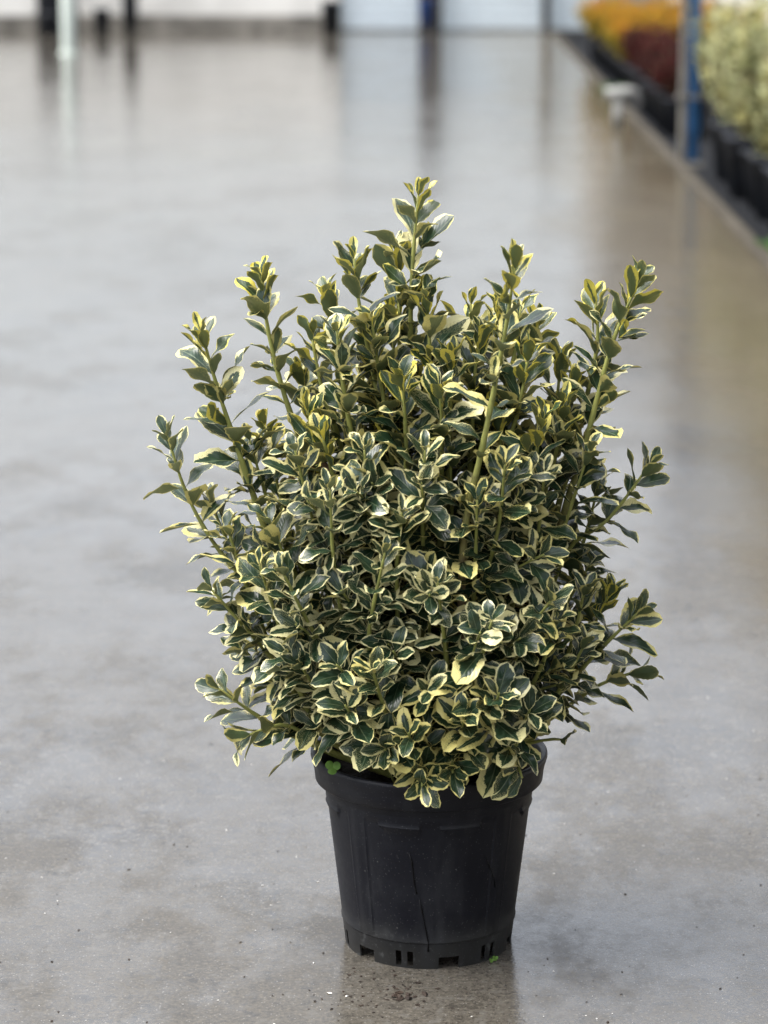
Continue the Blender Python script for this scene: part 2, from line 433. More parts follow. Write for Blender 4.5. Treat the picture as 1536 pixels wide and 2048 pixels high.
# pots, bins and drums in front of the white wall
def pot_prof(r0, r1, h, rim=.02):
    return [(0, .006), (r0, .0), (r0 + (r1 - r0) * .86, h * .88), (r1, h * .885), (r1 + rim * .3, h * .99), (r1, h), (r1 - .012, h), (r0 * .95, .02), (0, .02)]
def black_bin(name, x, y, r0, r1, h, label, cat, grp=None):
    o = empty(name, (x, y, 0)); tag(o, label, cat, grp)
    MB().lathe(pot_prof(r0, r1, h), 28).build('body', M['black_plastic'], o, True)
    return o
b = black_bin('black_bin', -.52, 27.45, .075, .098, .30, 'small black tapered bin standing left of the pale gates', 'bin')
MB().lathe([(0, .325), (.06, .322), (.102, .312), (.104, .302), (.100, .3015)], 28).build('lid', M['black_plastic'], b, True)
b = black_bin('black_drum', -3.20, 27.35, .195, .205, .62, 'wide black drum behind the pale green bollard', 'drum')
for z in (.2, .42): MB().lathe([(.196, z - .02), (.214, z - .006), (.214, z + .006), (.196, z + .02)], 28).build('hoop', M['black_plastic'], b, True)
black_bin('black_pot', -2.76, 27.3, .060, .078, .25, 'small black pot beside the stack of nested black pots', 'pot')
s = empty('pot_stack', (-2.50, 27.5, 0)); tag(s, 'tall narrow stack of nested black pots against the white wall', 'pot stack')
me = None
for i in range(6):
    if me is None: o = MB().lathe(pot_prof(.055, .078, .24), 20).build('nested_pot', M['black_plastic'], s, True); me = o.data
    else: o = link(bpy.data.objects.new('nested_pot', me), s)
    o.location = (0, 0, .07 * i)

# pale painted pole out in the yard
p = empty('bollard', (-2.72, 24.05, 0)); tag(p, 'pale green painted round bollard standing on the wet yard', 'bollard')
MB().lathe([(.062, .02), (.062, .66), (.05, .68), (0, .685)], 24).build('shaft', M['pole'], p, True)
MB().lathe([(.085, 0), (.085, .014), (.062, .019)], 24).build('base_flange', M['pole'], p, True)

# greenhouse on the right: open side, low white film skirt, dark netted roof
gx = 2.75
gh = empty('greenhouse', (gx, 0, 0)); tag(gh, 'open sided greenhouse with low white film skirt behind the potted shrubs', 'greenhouse')
MB().box(0, .02, -8, 27.2, .0, .8).build('film_skirt', M['film'], gh)
for y in range(-8, 28, 4):
    MB().box(.03, .11, y - .04, y + .04, -.03, GH - .122).build('post', M['steel_grey'], gh)
MB().box(-.02, .14, -8.2, 27.2, GH - .12, GH).build('gutter', M['steel_grey'], gh)
rf = MB(); rf.v = [(0, -8.2, GH + .003), (6, -8.2, GH + .9), (6, 27.2, GH + .9), (0, 27.2, GH + .003)] + [(0, -8.2, GH + .03), (6, -8.2, GH + .93), (6, 27.2, GH + .93), (0, 27.2, GH + .03)]
rf.f = [(0, 1, 2, 3), (7, 6, 5, 4), (0, 4, 5, 1), (1, 5, 6, 2), (2, 6, 7, 3), (3, 7, 4, 0)]
rf.build('roof_net', M['roof'], gh)
MB().box(6.0, 6.05, -8.2, 27.2, -.03, GH + .88).build('back_net', M['roof'], gh)

# post with a blue downpipe at the corner of the shrub row
pp = empty('corner_post', (1.585, 14.42, -.035)); tag(pp, 'grey steel post with a blue pipe along it, left of the pale shrubs', 'post')
MB().box(-.046, -.012, -.03, .03, .012, 3.2).build('steel_tube', M['steel_grey'], pp, bevel=.006)
MB().tube([(.024, -.005, .03), (.024, -.005, 3.1)], .034, 14).build('blue_pipe', M['blue'], pp, True)
for z in (.35, 1.3, 2.3): MB().box(-.06, .06, -.045, .045, z, z + .02).build('clamp', M['steel_grey'], pp)
MB().box(-.09, .08, -.08, .08, 0, .011).build('base_plate', M['steel_grey'], pp)

# little white standpipe on the yard edge
sp_ = empty('water_standpipe', (1.375, 16.3, 0)); tag(sp_, 'short white plastic standpipe with a T shaped top at the yard edge', 'standpipe')
MB().tube([(0, 0, 0), (0, 0, .17)], .030, 14).build('riser', M['pvc'], sp_, True)
MB().tube([(-.075, 0, .205), (-.07, 0, .205), (.07, 0, .215), (.085, 0, .21)], [.030, .036, .036, .034], 14).build('cross_pipe', M['pvc'], sp_, True)
MB().tube([(0, 0, .165), (0, 0, .19)], .037, 14).build('socket', M['pvc'], sp_, True)
MB().tube([(.085, 0, .212), (.105, 0, .205), (.118, 0, .185), (.122, 0, .15), (.122, 0, .115)], [.033, .031, .028, .024, .022], 12).build('elbow', M['hose'], sp_, True)

# ------------------------------------------------------------------ potted shrubs along the edge
def shrub_proto(name, mats, seed, h, spread, nst, nl, leaf, potr=.15, poth=.28):
    rnd = random.Random(seed)
    o = empty(name, (0, 0, -50))
    MB().lathe(pot_prof(potr * .78, potr, poth), 28).build('pot', M['black_plastic'], o, True)
    MB().lathe([(0, poth * .93), (potr * .94, poth * .92)], 20).build('soil', M['potsoil'], o)
    st = MB(); lv = MB()
    for i in range(nst):
        a = rnd.uniform(0, 6.283); r = spread * math.sqrt(rnd.random())
        top = Vector((r * math.cos(a), r * math.sin(a), poth + (h - poth) * rnd.uniform(.62, 1.0) * (1 - .25 * (r / spread) ** 2)))
        base = Vector((top.x * .2, top.y * .2, poth * .9))
        mid = base.lerp(top, .5) + Vector((top.x * .2, top.y * .2, 0))
        pts = [base, mid, top]; st.tube(pts, [.005, .004, .0015], 5)
        for j in range(nl):
            f = 1 - rnd.random() ** 1.3 * .93
            q = base.lerp(mid, f * 2) if f < .5 else mid.lerp(top, f * 2 - 1)
            b = rnd.uniform(0, 6.283); el = rnd.uniform(-.25, 1.0)
            d = Vector((math.cos(b) * math.cos(el), math.sin(b) * math.cos(el), math.sin(el)))
            L = leaf * rnd.uniform(.6, 1.15) * (1 - .4 * f ** 6); s_ = d.cross(Vector((0, 0, 1))).normalized() * L * .24
            nrm = s_.cross(d).normalized() * L * .05
            k0 = len(lv.v)
            lv.v += [tuple(q), tuple(q + d * L * .5 + s_ + nrm), tuple(q + d * L - Vector((0, 0, L * .12))), tuple(q + d * L * .5 - s_ + nrm)]
            lv.f += [(k0, k0 + 1, k0 + 2), (k0, k0 + 2, k0 + 3)]
    st.build('branches', M['twig'], o, True)
    lo_ = lv.build('foliage', M[mats], o); tag(lo_, kind='stuff')
    if mats == 'fol_yel':                      # old growth inside and below is olive, new growth orange
        lo_.data.materials.append(M['fol_olive'])
        lo_.data.polygons.foreach_set('material_index', [1 if p.center.z < h * (.66 + .12 * rnd.random()) else 0 for p in lo_.data.polygons])
    return o

def place(protos, used, i, loc, rz, sc, label, cat, grp):
    p = protos[i % len(protos)]
    o = p if (i % len(protos)) not in used else copy_tree(p)
    used.add(i % len(protos))
    o.location = loc; o.rotation_euler = (0, 0, rz); o.scale = (sc, sc, sc); tag(o, label, cat, grp)
    return o

rnd = random.Random(5)
ordn = ['nearest to', 'second from', 'third from', 'fourth from', 'fifth from', 'sixth from', 'seventh from', 'eighth from', 'ninth from']
pr = [shrub_proto('variegated_shrub', 'fol_pale', 20 + i, 1.0, .26, 26, 44, .07) for i in range(3)]; used = set()
for i in range(9):
    y = 13.70 - i * .42
    place(pr, used, i, (1.745 + (y - 12) * .0128 + rnd.uniform(-.015, .015), y, -.035), rnd.uniform(0, 6.28), rnd.uniform(.94, 1.06),
          'pale variegated shrub in black pot, %s the blue piped post in its row' % ordn[i], 'shrub', 'pale variegated shrubs in a row at the right')
pr = [shrub_proto('red_shrub', 'fol_red', 40 + i, .56, .22, 30, 30, .06, .14, .24) for i in range(2)]; used = set()
for i in range(8):
    y = 16.15 + i * .40
    place(pr, used, i, (1.70 + (y - 12) * .0128, y, -.035), rnd.uniform(0, 6.28), rnd.uniform(.94, 1.08),
          'dark red shrub in black pot, %s the blue piped post in its row' % ordn[i], 'shrub', 'dark red shrubs beyond the post')
pr = [shrub_proto('orange_yellow_shrub', 'fol_yel', 60 + i, .58, .27, 30, 30, .06, .14, .22) for i in range(2)]; used = set()
n_ = 0
for c in range(3):
    for i in range(10):
        y = 19.7 + i * .46 + c * .1
        place(pr, used, n_, (1.72 + c * .40 + (y - 12) * .0128, y, -.035), rnd.uniform(0, 6.28), rnd.uniform(.92, 1.08),
              'orange and yellow leaved shrub in a black pot in the far block', 'shrub', 'orange yellow shrubs in the far block'); n_ += 1

def weed_tuft(x, y, z, r, h, seed, label):
    q = random.Random(seed); b = MB()
    for i in range(60):
        a = q.uniform(0, 6.28); rr = r * math.sqrt(q.random()); p0 = Vector((rr * math.cos(a), rr * math.sin(a), 0))
        d = Vector((math.cos(a) * .7 + q.uniform(-.4, .4), math.sin(a) * .7 + q.uniform(-.4, .4), 1)).normalized() * h * q.uniform(.5, 1)
        s_ = Vector((-math.sin(a), math.cos(a), 0)) * h * .09; k0 = len(b.v)
        b.v += [tuple(p0 - s_), tuple(p0 + s_), tuple(p0 + d * .6 + s_ * .8), tuple(p0 + d + Vector((d.x, d.y, -d.z * .1)) * .4), tuple(p0 + d * .6 - s_ * .8)]
        b.f += [(k0, k0 + 1, k0 + 2, k0 + 3, k0 + 4)]
    o = b.build('weed_tuft', M['weed'], None); o.location = (x, y, z)
    tag(o, label, 'weed', 'weeds at the yard edge')
weed_tuft(1.63, 19.4, -.034, .06, .13, 3, 'bright green weed tuft at the foot of the far pots')
weed_tuft(1.545, 10.75, -.034, .05, .09, 4, 'green weed tuft in front of the nearest black pots')

# ------------------------------------------------------------------ the potted euonymus
B = Vector((.059, 3.453, 0))
root = empty('potted_shrub', B)
tag(root, 'large sharply focused variegated shrub in black plastic pot standing on the wet yard', 'potted shrub')

# pot wall: one lathe-like grid with a moulded panel, ledges and a notched foot
def wrap(a):
    while a > math.pi: a -= 2 * math.pi
    while a < -math.pi: a += 2 * math.pi
    return a
NA = 360
zs = [0, .003, .009, .0165, .018, .024, .030, .0355, .037, .0385, .042, .06, .09, .12, .15, .175, .186, .190, .1945, .197, .199, .203, .206, .212, .2240]
def body_r(a, z):
    r = .1115 + (z / .224) * .0265
    if z < .037: r -= .0012
    g = a / (math.pi / 2); g = wrap((g - round(g)) * math.pi / 2)     # four panels round the pot
    ed = abs(abs(g) - R(39))
    if abs(g) < R(39) and .040 < z < .2035: r -= .0014
    if abs(g) > R(39) and z > .04 and z < .215: r += .0004 * math.cos(abs(g) * 40)
    for lo, hi in ((-29, -5), (5, 29)):
        f = (z - .188) / (.1985 - .188)
        if 0 <= f <= 1:
            s = R(1.2 + 5 * (1 - f))
            if R(lo) + s < g < R(hi) - s * .3: r += .0032 * f
        elif 1 < f < 1.8 and R(lo) < g < R(hi): r += .0032 * (1.8 - f) / .8
    return r
pv = []; pf = []
for z in zs:
    for k_ in range(NA):
        a = 2 * math.pi * k_ / NA; r = body_r(wrap(a), z)
        pv.append((r * math.sin(a), -r * math.cos(a), z))
def hole(a, z):
    d = math.degrees(wrap(a))
    n60 = (d - 13) / 60; nd = (n60 - round(n60)) * 60
    if abs(nd) < 6.6 and z < .0165: return True
    s60 = (d + 17) / 60; sd_ = (s60 - round(s60)) * 60
    if (abs(sd_ - 4) < 2.1 or abs(sd_ + 4) < 2.1) and .003 <= z < .0235: return True
    return False
for i in range(len(zs) - 1):
    for k_ in range(NA):
        k2 = (k_ + 1) % NA
        if hole(2 * math.pi * (k_ + .5) / NA, zs[i]): continue
        pf.append((i * NA + k_, i * NA + k2, (i + 1) * NA + k2, (i + 1) * NA + k_))
pot = mesh_obj('pot', pv, pf, M['pot'], root)
sm = pot.modifiers.new('wall', 'SOLIDIFY'); sm.thickness = .0022; sm.offset = -1
eb = pot.modifiers.new('edges', 'EDGE_SPLIT'); eb.split_angle = R(28)
MB().lathe([(.1375, .2225), (.1400, .2240), (.1480, .2262), (.1496, .2278), (.1508, .240), (.1530, .250), (.1555, .2580), (.1553, .2618), (.1530, .2636), (.1485, .2625), (.1465, .258), (.143, .235), (.138, .215)], 120).build('rim', M['pot'], pot, True)
MB().lathe([(0, .0325), (.092, .0322), (.088, .001)], 60).build('pot_floor', M['potsoil'], pot)
# water runs on the plastic
def streak(pts, wd):
    b = MB()
    P = []
    for deg, z in pts:
        a = R(deg); r = body_r(wrap(a), z) + .0004; P.append((r * math.sin(a), -r * math.cos(a), z))
    b.tube(P, [wd * (.6 + .6 * (i % 2)) for i in range(len(P))], 6)
    b.build('water_streak', M['wetstreak'], pot, True)
M['wetstreak'] = mat_simple('wet_plastic', (.002, .002, .003), .4, .2, .1, 30)
streak([(-12, .165), (-10.5, .152), (-10, .14), (-9.5, .125), (-8.5, .112), (-8, .108)], .0012)
streak([(-6.5, .100), (-5, .085), (-3.5, .068), (-2, .05), (-.8, .038), (-1, .026)], .0011)
streak([(33, .155), (37, .138), (41, .120), (43, .106)], .0009)

# soil
q = random.Random(2); b = MB(); rings = 12; ns = 48
b.v.append((0, 0, .238))
for i in range(1, rings + 1):
    for k_ in range(ns):
        a = 2 * math.pi * k_ / ns; r = .1455 * i / rings
        b.v.append((r * math.cos(a), r * math.sin(a), .236 + q.uniform(-.004, .004) - .004 * (i / rings) ** 3))
for k_ in range(ns): b.f.append((0, 1 + k_, 1 + (k_ + 1) % ns))
for i in range(rings - 1):
    for k_ in range(ns): b.f.append((1 + i*ns + k_, 1 + (i+1)*ns + k_, 1 + (i+1)*ns + (k_+1) % ns, 1 + i*ns + (k_+1) % ns))
b.build('soil', M['potsoil'], root, True)

# leaf shapes
def leaf_mesh(seed, young):
    q = random.Random(seed)
    rows = 12; cols = (-1, -.55, 0, .55, 1)
    wd = q.uniform(.19, .25) if not young else q.uniform(.175, .225)
    cup = q.uniform(.10, .38) * (1.15 if young else 1.0); rec = q.uniform(.05, .42) * (1 if q.random() < .8 else 2.0)
    if young: rec *= .5
    tw = q.uniform(-.35, .35); wav = q.uniform(.02, .09); ph = q.uniform(0, 6.28); bend = q.uniform(-.12, .12)
    tmax = 1.0 if q.random() < .85 else q.uniform(.80, .90)
    pk = q.uniform(.72, .98)
    vs_, fs, uvs = [], [], []
    mx = max((t_ ** pk) * (1 - t_) ** .54 for t_ in [i / 50 for i in range(51)])
    for i in range(rows + 1):
        t_ = i / rows * tmax
        ww = wd * (t_ ** pk) * max(0, 1 - t_) ** .54 / mx
        if t_ < .12: ww = max(ww * (t_ / .12) ** .8, .016)
        for j, c in enumerate(cols):
            e = ww * c
            if abs(c) == 1 and t_ > .22 and i < rows: e *= 1 + .045 * (1 if (i % 2) else -1)
            x = t_ + (q.uniform(-.05, .03) if (tmax < 1 and i == rows) else 0)
            z = cup * abs(e) - rec * t_ * t_ * .6 + wav * math.sin(t_ * 9 + ph + c) * abs(c) * ww / wd
            y = e + bend * t_ * t_
            an = tw * t_
            y, z = y * math.cos(an) - z * math.sin(an) * .5, z * 1.0 + y * math.sin(an)
            vs_.append((x * (1 - .12 * rec * t_), y, z)); uvs.append((t_, .5 + c * .5))
    nc = len(cols)
    for i in range(rows):
        for j in range(nc - 1):
            fs.append((i*nc + j, (i+1)*nc + j, (i+1)*nc + j + 1, i*nc + j + 1))
    return vs_, fs, uvs, seed * 3.7

def make_leaf_data(name, shapes, mat):
    """shapes: list of (variant, matrix) -> one mesh"""
    V, F, U, S = [], [], [], []
    for (vs_, fs, uvs, sd_), mt in shapes:
        k0 = len(V)
        V += [tuple(mt @ Vector(v)) for v in vs_] if mt is not None else vs_
        F += [tuple(i + k0 for i in f) for f in fs]; U += uvs; S += [sd_] * len(vs_)
    me = bpy.data.meshes.new(name); me.from_pydata(V, [], F)
    ul = me.uv_layers.new(name='UVMap')
    li = [0] * len(me.loops); me.loops.foreach_get('vertex_index', li)
    ul.data.foreach_set('uv', [c for i in li for c in U[i]])
    at_ = me.attributes.new('seed', 'FLOAT', 'POINT'); at_.data.foreach_set('value', S)
    me.polygons.foreach_set('use_smooth', [True] * len(F))
    me.materials.append(mat); me.update()
    return me
OLD = [leaf_mesh(100 + i, False) for i in range(22)]
YNG = [leaf_mesh(200 + i, True) for i in range(12)]
LM = {('o', i): make_leaf_data('leaf', [(s_, None)], M['leaf']) for i, s_ in enumerate(OLD)}
LM.update({('y', i): make_leaf_data('leaf', [(s_, None)], M['leaf_young']) for i, s_ in enumerate(YNG)})

def resample(pts, step):
    """smooth polyline (Catmull-Rom) from tip to base, sampled densely"""
    P = [Vector(p) for p in pts]; P = [P[0] * 2 - P[1]] + P + [P[-1] * 2 - P[-2]]
    out = []
    for i in range(1, len(P) - 2):
        n_ = max(2, int((P[i+1] - P[i]).length / step))
        for k_ in range(n_):
            t_ = k_ / n_; a, b_, c, d = P[i-1], P[i], P[i+1], P[i+2]
            out.append(.5 * (2*b_ + (c - a) * t_ + (2*a - 5*b_ + 4*c - d) * t_*t_ + (3*b_ - a - 3*c + d) * t_**3))
    out.append(P[-2]); return out

STEMS = [
    [(-0.015, 0.0, 1.003), (-0.024, 0.0, 0.882), (-0.026, 0.0, 0.754), (-0.029, 0.0, 0.624)],
    [(-0.044, 0.04, 0.928), (-0.039, 0.034, 0.852), (-0.039, 0.028, 0.749), (-0.037, 0.022, 0.659)],
    [(-0.098, -0.03, 0.927), (-0.091, -0.027, 0.861), (-0.076, -0.023, 0.784), (-0.058, -0.02, 0.693), (-0.042, -0.017, 0.614)],
    [(-0.217, 0.05, 0.895), (-0.209, 0.044, 0.818), (-0.193, 0.039, 0.747), (-0.168, 0.033, 0.67), (-0.129, 0.028, 0.558)],
    [(-0.29, -0.05, 0.834), (-0.266, -0.044, 0.743), (-0.242, -0.039, 0.665), (-0.217, -0.033, 0.585), (-0.193, -0.028, 0.505)],
    [(-0.336, 0.0, 0.681), (-0.312, 0.0, 0.604), (-0.277, 0.0, 0.538), (-0.227, 0.0, 0.471)],
    [(0.099, -0.2, 0.943), (0.086, -0.182, 0.841), (0.063, -0.164, 0.709), (0.041, -0.146, 0.592), (0.038, -0.128, 0.466), (0.037, -0.11, 0.303)],
    [(0.267, -0.02, 0.898), (0.229, -0.017, 0.802), (0.197, -0.014, 0.672), (0.161, -0.011, 0.547)],
    [(0.211, 0.05, 0.866), (0.215, 0.043, 0.792), (0.194, 0.035, 0.689), (0.169, 0.028, 0.591)],
    [(0.173, 0.08, 0.786), (0.163, 0.062, 0.697), (0.144, 0.044, 0.601)],
    [(-0.137, 0.02, 0.879), (-0.117, 0.017, 0.79), (-0.109, 0.014, 0.693), (-0.09, 0.011, 0.595)],
    [(-0.119, -0.08, 0.843), (-0.111, -0.068, 0.766), (-0.096, -0.056, 0.674), (-0.071, -0.044, 0.568)],
    [(0.056, 0.1, 0.849), (0.046, 0.078, 0.767), (0.027, 0.055, 0.652)],
    [(0.145, 0.06, 0.828), (0.116, 0.046, 0.746), (0.091, 0.033, 0.656)],
    [(0.006, 0.12, 0.806), (0.001, 0.093, 0.711), (-0.006, 0.066, 0.616)],
    [(0.278, -0.04, 0.652), (0.226, -0.031, 0.578), (0.173, -0.022, 0.53)],
    [(-0.07, 0.0, 0.815), (-0.068, 0.0, 0.728), (-0.045, 0.0, 0.624)],
    [(-0.169, 0.08, 0.766), (-0.152, 0.062, 0.677), (-0.13, 0.044, 0.601)],
    [(-0.125, -0.17, 0.648), (-0.121, -0.145, 0.547), (-0.108, -0.119, 0.457), (-0.09, -0.094, 0.371)],
    [(-0.037, -0.18, 0.622), (-0.043, -0.139, 0.533), (-0.039, -0.099, 0.425)],
    [(-0.058, -0.2, 0.576), (-0.078, -0.155, 0.454), (-0.064, -0.11, 0.363)],
    [(-0.204, -0.12, 0.602), (-0.165, -0.093, 0.502), (-0.128, -0.066, 0.416)],
    [(-0.276, -0.09, 0.501), (-0.217, -0.07, 0.424), (-0.161, -0.05, 0.351)],
    [(-0.184, -0.18, 0.549), (-0.145, -0.139, 0.456), (-0.096, -0.099, 0.366)],
    [(-0.276, -0.05, 0.363), (-0.213, -0.039, 0.314), (-0.136, -0.028, 0.27)],
    [(-0.244, -0.1, 0.308), (-0.186, -0.078, 0.32), (-0.129, -0.055, 0.279)],
    [(0.267, -0.06, 0.466), (0.212, -0.046, 0.404), (0.149, -0.033, 0.326)],
    [(0.28, 0.02, 0.365), (0.224, 0.016, 0.346), (0.146, 0.011, 0.292)],
    [(0.14, -0.12, 0.659), (0.13, -0.093, 0.554), (0.095, -0.066, 0.449)],
    [(0.023, -0.1, 0.68), (0.027, -0.078, 0.582), (0.025, -0.055, 0.479)],
    [(0.055, -0.17, 0.635), (0.054, -0.132, 0.531), (0.05, -0.094, 0.424)],
    [(0.072, -0.23, 0.499), (0.059, -0.178, 0.428), (0.043, -0.127, 0.354)],
    [(0.081, -0.235, 0.409), (0.075, -0.182, 0.358), (0.062, -0.129, 0.303)],
    [(-0.029, -0.215, 0.352), (-0.021, -0.167, 0.314), (-0.007, -0.118, 0.286)],
    [(0.106, -0.2, 0.332), (0.092, -0.155, 0.311), (0.075, -0.11, 0.29)],
    [(0.006, -0.21, 0.541), (0.016, -0.163, 0.456), (0.024, -0.116, 0.364)],
    [(-0.107, -0.2, 0.383), (-0.089, -0.155, 0.343), (-0.058, -0.11, 0.296)],
    [(-0.073, -0.22, 0.434), (-0.058, -0.171, 0.368), (-0.039, -0.121, 0.3)],
    [(0.155, -0.17, 0.483), (0.136, -0.132, 0.408), (0.101, -0.094, 0.325)],
    [(0.039, -0.21, 0.373), (0.039, -0.163, 0.333), (0.037, -0.116, 0.298)],
    [(-0.008, -0.185, 0.291), (-0.008, -0.143, 0.287), (-0.001, -0.102, 0.287)],
    [(0.193, -0.12, 0.438), (0.164, -0.093, 0.371), (0.122, -0.066, 0.296)],
    [(0.171, -0.1, 0.307), (0.147, -0.078, 0.3), (0.103, -0.055, 0.279)],
    [(0.121, -0.2, 0.377), (0.111, -0.155, 0.337), (0.088, -0.11, 0.296)],
    [(-0.163, -0.17, 0.426), (-0.134, -0.132, 0.369), (-0.09, -0.094, 0.305)],
    [(-0.245, -0.04, 0.415), (-0.194, -0.031, 0.359), (-0.136, -0.022, 0.302)],
    [(0.205, -0.02, 0.516), (0.168, -0.016, 0.449), (0.124, -0.011, 0.367)],
    [(-0.286, 0.04, 0.589), (-0.254, 0.031, 0.517), (-0.208, 0.022, 0.446)],
    [(0.168, -0.05, 0.744), (0.157, -0.039, 0.658), (0.134, -0.028, 0.571)],
    [(0.094, -0.03, 0.734), (0.085, -0.023, 0.635), (0.07, -0.017, 0.535)],
    [(-0.158, -0.06, 0.739), (-0.14, -0.046, 0.653), (-0.109, -0.033, 0.553)],
    [(0.026, -0.2, 0.296), (0.027, -0.155, 0.298), (0.028, -0.11, 0.3)],
    [(-0.058, -0.19, 0.322), (-0.049, -0.147, 0.315), (-0.033, -0.105, 0.301)],
    [(-0.012, -0.205, 0.28), (-0.009, -0.159, 0.289), (-0.002, -0.113, 0.297)],
    [(0.113, -0.19, 0.286), (0.105, -0.147, 0.298), (0.091, -0.105, 0.301)],
    [(-0.23, -0.02, 0.68), (-0.206, -0.016, 0.594), (-0.168, -0.011, 0.488)],
    [(-0.256, -0.08, 0.577), (-0.229, -0.062, 0.487), (-0.188, -0.044, 0.376)],
    [(-0.194, 0.03, 0.591), (-0.176, 0.023, 0.506), (-0.138, 0.017, 0.4)],
    [(0.22, 0.03, 0.617), (0.199, 0.023, 0.533), (0.159, 0.017, 0.427)],
    [(0.194, -0.1, 0.504), (0.175, -0.078, 0.413), (0.136, -0.055, 0.299)],
    [(-0.213, -0.15, 0.548), (-0.189, -0.116, 0.456), (-0.156, -0.083, 0.341)],
    [(-0.048, 0.05, 0.849), (-0.046, 0.039, 0.767), (-0.04, 0.028, 0.664)],
    [(0.064, -0.03, 0.829), (0.054, -0.023, 0.745), (0.051, -0.017, 0.64)],
    [(-0.087, 0.05, 0.758), (-0.074, 0.039, 0.675), (-0.058, 0.028, 0.572)],
    [(0.117, 0.02, 0.86), (0.106, 0.016, 0.777), (0.078, 0.011, 0.674)],
    [(-0.154, 0.02, 0.822), (-0.138, 0.016, 0.738), (-0.107, 0.011, 0.635)],
    [(-0.076, -0.06, 0.853), (-0.065, -0.046, 0.769), (-0.049, -0.033, 0.663)],
    [(-0.007, -0.05, 0.88), (-0.002, -0.039, 0.796), (-0.01, -0.028, 0.691)],
    [(0.026, -0.08, 0.812), (0.024, -0.062, 0.727), (0.021, -0.044, 0.62)],
    [(0.091, 0.05, 0.849), (0.081, 0.039, 0.767), (0.06, 0.028, 0.664)],
    [(0.125, -0.04, 0.806), (0.111, -0.031, 0.721), (0.084, -0.022, 0.616)],
    [(0.009, -0.12, 0.781), (0.013, -0.093, 0.695), (0.012, -0.066, 0.586)],
    [(-0.037, -0.11, 0.789), (-0.032, -0.085, 0.703), (-0.029, -0.061, 0.595)],
    [(-0.139, -0.1, 0.715), (-0.119, -0.078, 0.628), (-0.098, -0.055, 0.518)],
    [(0.188, 0.02, 0.764), (0.17, 0.016, 0.68), (0.137, 0.011, 0.575)],
    [(0.141, -0.1, 0.734), (0.126, -0.078, 0.647), (0.101, -0.055, 0.538)],
    [(-0.169, -0.12, 0.687), (-0.15, -0.093, 0.599), (-0.122, -0.066, 0.488)],
    [(-0.009, -0.16, 0.695), (-0.011, -0.124, 0.606), (-0.009, -0.088, 0.494)],
    [(0.088, -0.18, 0.681), (0.082, -0.139, 0.59), (0.058, -0.099, 0.477)],
    [(-0.083, -0.15, 0.693), (-0.078, -0.116, 0.604), (-0.058, -0.083, 0.493)],
    [(0.198, -0.08, 0.679), (0.174, -0.062, 0.592), (0.143, -0.044, 0.483)],
]
rs = random.Random(11)
leaves = []            # (kind, variant, matrix, stem)
stems = []
SOILZ = .236
